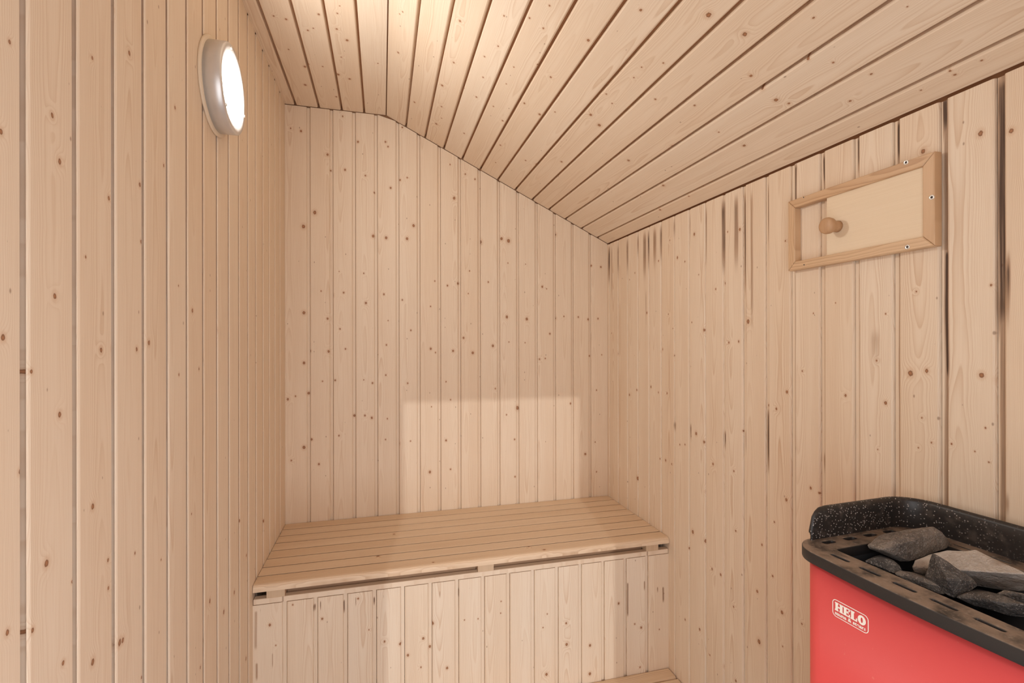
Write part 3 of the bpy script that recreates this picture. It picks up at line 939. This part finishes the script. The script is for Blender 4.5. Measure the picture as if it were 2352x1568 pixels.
def face_uv(px, py):
    P = on_plane(px, py, HM @ Vector((0, FV, 0)), E2)
    q = HM.inverted() @ P
    return q.x, q.z


def lg(x, y):
    return face_uv(1860 + x / 11.2, 1340 + y / 11.2)


lx0, lx1 = lg(590, 600)[0], lg(1520, 1000)[0]
ly1 = (lg(640, 385)[1] + lg(1480, 830)[1]) / 2
ly0 = (lg(1450, 1285)[1] + lg(650, 830)[1]) / 2
ow = 0.0011
ro = rrect(lx0, lx1, ly0, ly1, 0.0065, 6)
ri = rrect(lx0 + ow, lx1 - ow, ly0 + ow, ly1 - ow, 0.0054, 6)
logo = link('logo_outline', plate_with_holes(ro, [ri], 0, 0.0003, 0.00002, 'logo_outline'), M_print, casing, FM)
wx0, wx1 = lx0 + 0.0042, lx1 - 0.0042
wy1 = ly1 - 0.0040
wy0 = ly0 + 0.0100


def letters():
    H, out = 1.0, []
    # each letter as boxes (x0, x1, y0, y1) in a cell of its own width
    L = []
    L.append((1.32, [(0.08, 0.50, 0, 1), (0.82, 1.24, 0, 1), (0, 0.58, 0, 0.16), (0, 0.58, 0.84, 1), (0.74, 1.32, 0, 0.16), (0.74, 1.32, 0.84, 1), (0.4, 0.9, 0.41, 0.59)]))
    L.append((1.10, [(0.08, 0.50, 0, 1), (0, 1.06, 0, 0.15), (0, 1.04, 0.85, 1), (0.4, 0.78, 0.42, 0.58), (0.88, 1.06, 0, 0.33), (0.86, 1.04, 0.67, 1), (0.68, 0.82, 0.34, 0.66)]))
    L.append((1.05, [(0.08, 0.50, 0, 1), (0, 1.02, 0, 0.15), (0, 0.60, 0.85, 1), (0.84, 1.02, 0, 0.38)]))
    return L


bm = bmesh.new()
Ls = letters()
ow_ = 1.20
tot = sum(w for w, _ in Ls) + 0.05 * 3 + ow_
sx = (wx1 - wx0) / tot
sy = wy1 - wy0
cx = wx0
zi = 0
for w, bxs in Ls:
    for (x0, x1, y0, y1) in bxs:
        zi += 1
        box_bm(bm, cx + x0 * sx, cx + x1 * sx, wy0 + y0 * sy, wy0 + y1 * sy, 0, 0.0003 + zi * 0.000003)
    cx += (w + 0.05) * sx
me1 = mesh_from(bm, 'letters')
link('logo_letters', me1, M_print, casing, FM)
oc = (cx + ow_ * sx / 2, (wy0 + wy1) / 2)
eo = [(oc[0] + ow_ * sx / 2 * math.cos(t), oc[1] + sy * 0.53 * math.sin(t)) for t in [2 * math.pi * k / 40 for k in range(40)]]
ei = [(oc[0] + 0.17 * sx * math.cos(t), oc[1] + sy * 0.31 * math.sin(t)) for t in [2 * math.pi * k / 24 for k in range(24)]]
link('logo_letters', plate_with_holes(eo, [ei], 0, 0.0003, 0.00002, 'letter_o'), M_print, casing, FM)
tc = bpy.data.curves.new('line', 'FONT')
tc.body = 'sauna & steam'
tc.size = 0.0085
tc.offset = 0.00022
tc.extrude = 0.00015
tc.space_character = 1.02
to = bpy.data.objects.new('line', tc)
COL.objects.link(to)
tme = bpy.data.meshes.new_from_object(to.evaluated_get(bpy.context.evaluated_depsgraph_get()))
bpy.data.objects.remove(to)
xs_ = [v.co.x for v in tme.vertices]
k_ = (wx1 - wx0) / (max(xs_) - min(xs_))
tme.transform(Matrix.Translation((wx0, ly0 + 0.0036, 0.00015)) @ Matrix.Diagonal((k_, 0.88, 1, 1)) @ Matrix.Translation((-min(xs_), 0, 0)))
link('logo_small_line', tme, M_print, casing, FM)

# ------------------------------------------------------------------ sauna stones
def stone_mat(name, c0, c1, c2, stain=None):
    b = NB(name)
    co = b.n('ShaderNodeTexCoord').outputs['Object']
    n1 = b.noise(co, 28.0, 4.0, 0.65)
    n2 = b.noise(co, 230.0, 4.0, 0.7)
    n3 = b.noise(co, 420.0, 2.0, 0.5)
    c = b.mix(b.smooth(n1, 0.32, 0.68), c0, c1)
    c = b.mix(b.smooth(n2, 0.52, 0.72, 0.0, 0.7), c, c2)
    c = b.mix(b.smooth(n3, 0.60, 0.70, 0.0, 0.6), c, (0.62, 0.58, 0.54))
    if stain:
        c = b.mix(b.smooth(b.noise(co, 14.0, 2.0), 0.52, 0.66, 0.0, 0.6), c, stain)
    b.set(Base_Color=c, Roughness=0.75, Specular_IOR_Level=0.3)
    b.bump(b.m('ADD', b.m('MULTIPLY', n1, 1.2), b.m('MULTIPLY', n2, 0.7)), 1.0, 0.008)
    return b.mat


SM_dark = stone_mat('stone_dark', (0.075, 0.070, 0.068), (0.175, 0.16, 0.148), (0.33, 0.30, 0.28))
SM_mid = stone_mat('stone_grey_brown', (0.15, 0.132, 0.12), (0.31, 0.27, 0.235), (0.48, 0.43, 0.385))
SM_pale = stone_mat('stone_pale', (0.55, 0.50, 0.455), (0.70, 0.655, 0.605), (0.76, 0.72, 0.68), (0.27, 0.17, 0.11))


def stone(label, pts, mat, seed, cat='stone'):
    """convex rock through the given points (world)"""
    rnd = random.Random(seed)
    c = sum(pts, Vector()) / len(pts)
    bm = bmesh.new()
    for p in pts:
        bm.verts.new(p - c)
    r = bmesh.ops.convex_hull(bm, input=bm.verts)
    junk = [g for g in r['geom_interior'] + r['geom_unused'] if isinstance(g, bmesh.types.BMVert)]
    bmesh.ops.delete(bm, geom=list(set(junk)), context='VERTS')
    bmesh.ops.dissolve_limit(bm, angle_limit=math.radians(6), verts=bm.verts, edges=bm.edges)
    bmesh.ops.bevel(bm, geom=bm.edges[:], offset=0.0011, segments=1, affect='EDGES', clamp_overlap=True)
    bmesh.ops.triangulate(bm, faces=bm.faces)
    bmesh.ops.subdivide_edges(bm, edges=[e_ for e_ in bm.edges if e_.calc_length() > 0.006], cuts=2, use_grid_fill=True)
    from mathutils import noise as nz
    bm.normal_update()
    for v in bm.verts:
        q = v.co * 42 + Vector((seed * 7.1, 0, 0))
        v.co += v.normal * (0.0016 * nz.noise(q) + 0.0008 * nz.noise(q * 3))
    me = mesh_from(bm, 'stone')
    o = link('sauna_stone', me, mat, None, Matrix.Translation(c))
    o['label'] = label
    o['category'] = cat
    o['group'] = 'stones in the heater'
    return o


def pix(lst, ox=1880, oy=1130, s=4.983):
    return [at_depth(ox + x / s, oy + y / s, z) for x, y, z in lst]


# camera-axis depth of a spot on the stone bed (local u, v, w)
def bed(px, py, w):
    P = on_plane(1880 + px / 4.983, 1130 + py / 4.983, (0, 0, C0.z + w), (0, 0, 1))
    return P


def S(lst):
    return [bed(x, y, w) for x, y, w in lst]


# outline points carry the height at which they lie above (or below) the rim
stone('big angular grey-brown stone with flat lit top, at the far end of the heater',
      S([(555, 600, .006), (575, 640, 0.0), (690, 500, .014), (990, 425, .022), (1310, 395, .030), (1420, 465, .022), (1520, 600, -.002), (1440, 650, -.004), (1260, 690, -.008), (1040, 790, -.016), (940, 790, -.018), (740, 660, .010), (1110, 540, .020), (1250, 600, .004), (800, 560, .018), (760, 520, -.03), (1300, 520, -.03)]), SM_mid, 1)
stone('small dark stone in the front corner of the heater, left of the triangular stone',
      S([(525, 790, -.012), (620, 755, -.006), (720, 738, -.003), (860, 775, -.006), (945, 860, -.012), (960, 905, -.016), (880, 930, -.020), (780, 920, -.026), (640, 850, -.03), (700, 700, -.045), (860, 780, -.05)]), SM_dark, 2)
stone('long low grey stone lying along the front rim of the heater',
      S([(870, 930, -.014), (960, 905, -.010), (1130, 970, -.007), (1250, 1000, -.006), (1400, 1080, -.006), (1470, 1150, -.012), (1440, 1180, -.018), (1200, 1110, -.024), (1000, 1000, -.026), (1150, 900, -.05), (1400, 1020, -.05)]), SM_mid, 3)
stone('pale sandy stone with a rusty streak and grey underside, behind the triangular stone',
      S([(1075, 850, -.012), (1110, 780, -.004), (1250, 720, .004), (1390, 690, .010), (1480, 660, .016), (1800, 665, .022), (1920, 740, .022), (2100, 800, .022), (2400, 940, .022), (1920, 870, .012), (1650, 895, .006), (2352, 1020, .004), (2400, 1130, -.014), (2100, 1120, -.022), (1800, 1020, -.022), (1150, 950, -.030), (1300, 830, -.03), (2000, 900, -.04), (1090, 910, -.022)]), SM_pale, 4)
stone('dark triangular stone standing up in the middle of the heater',
      S([(1300, 690, .034), (1400, 750, .032), (1530, 820, .026), (1640, 910, .020), (1790, 1010, .008), (1830, 1070, .000), (1700, 1130, -.008), (1560, 1215, -.014), (1480, 1180, -.014), (1330, 1040, -.006), (1230, 1000, -.010), (1215, 960, -.004), (1270, 830, .016), (1480, 1000, .016), (1500, 900, -.03), (1650, 1050, -.04)]), SM_dark, 5)
stone('wide dark stone at the near right, against the front rim of the heater',
      S([(1570, 1205, -.008), (1620, 1175, -.002), (1730, 1145, .006), (1950, 1150, .014), (2080, 1170, .014), (2400, 1290, .014), (2420, 1440, -.006), (2150, 1400, -.010), (1900, 1330, -.012), (1700, 1260, -.014), (2000, 1250, .012), (1800, 1100, -.04), (2300, 1250, -.045)]), SM_dark, 6)
stone('grey stone at the right edge, between the pale stone and the near dark one',
      S([(2030, 1160, .002), (2120, 1115, .008), (2260, 1140, .014), (2440, 1190, .016), (2560, 1260, .010), (2480, 1330, -.004), (2200, 1230, -.006), (2200, 1130, -.04), (2450, 1250, -.045)]), SM_mid, 7)


for o in bpy.data.objects:
    for kx in ('_k', '_pend'):
        if kx in o.keys():
            del o[kx]
    if o.type == 'MESH' and o.data.materials and o.data.materials[0] and o.data.materials[0].name in VARIANTS:
        need = sum(1 for i in range(N_KNOT) if ('k%d' % i) in o.keys())
        o.data.materials[0] = next(m for n, m in VARIANTS[o.data.materials[0].name] if n >= need)
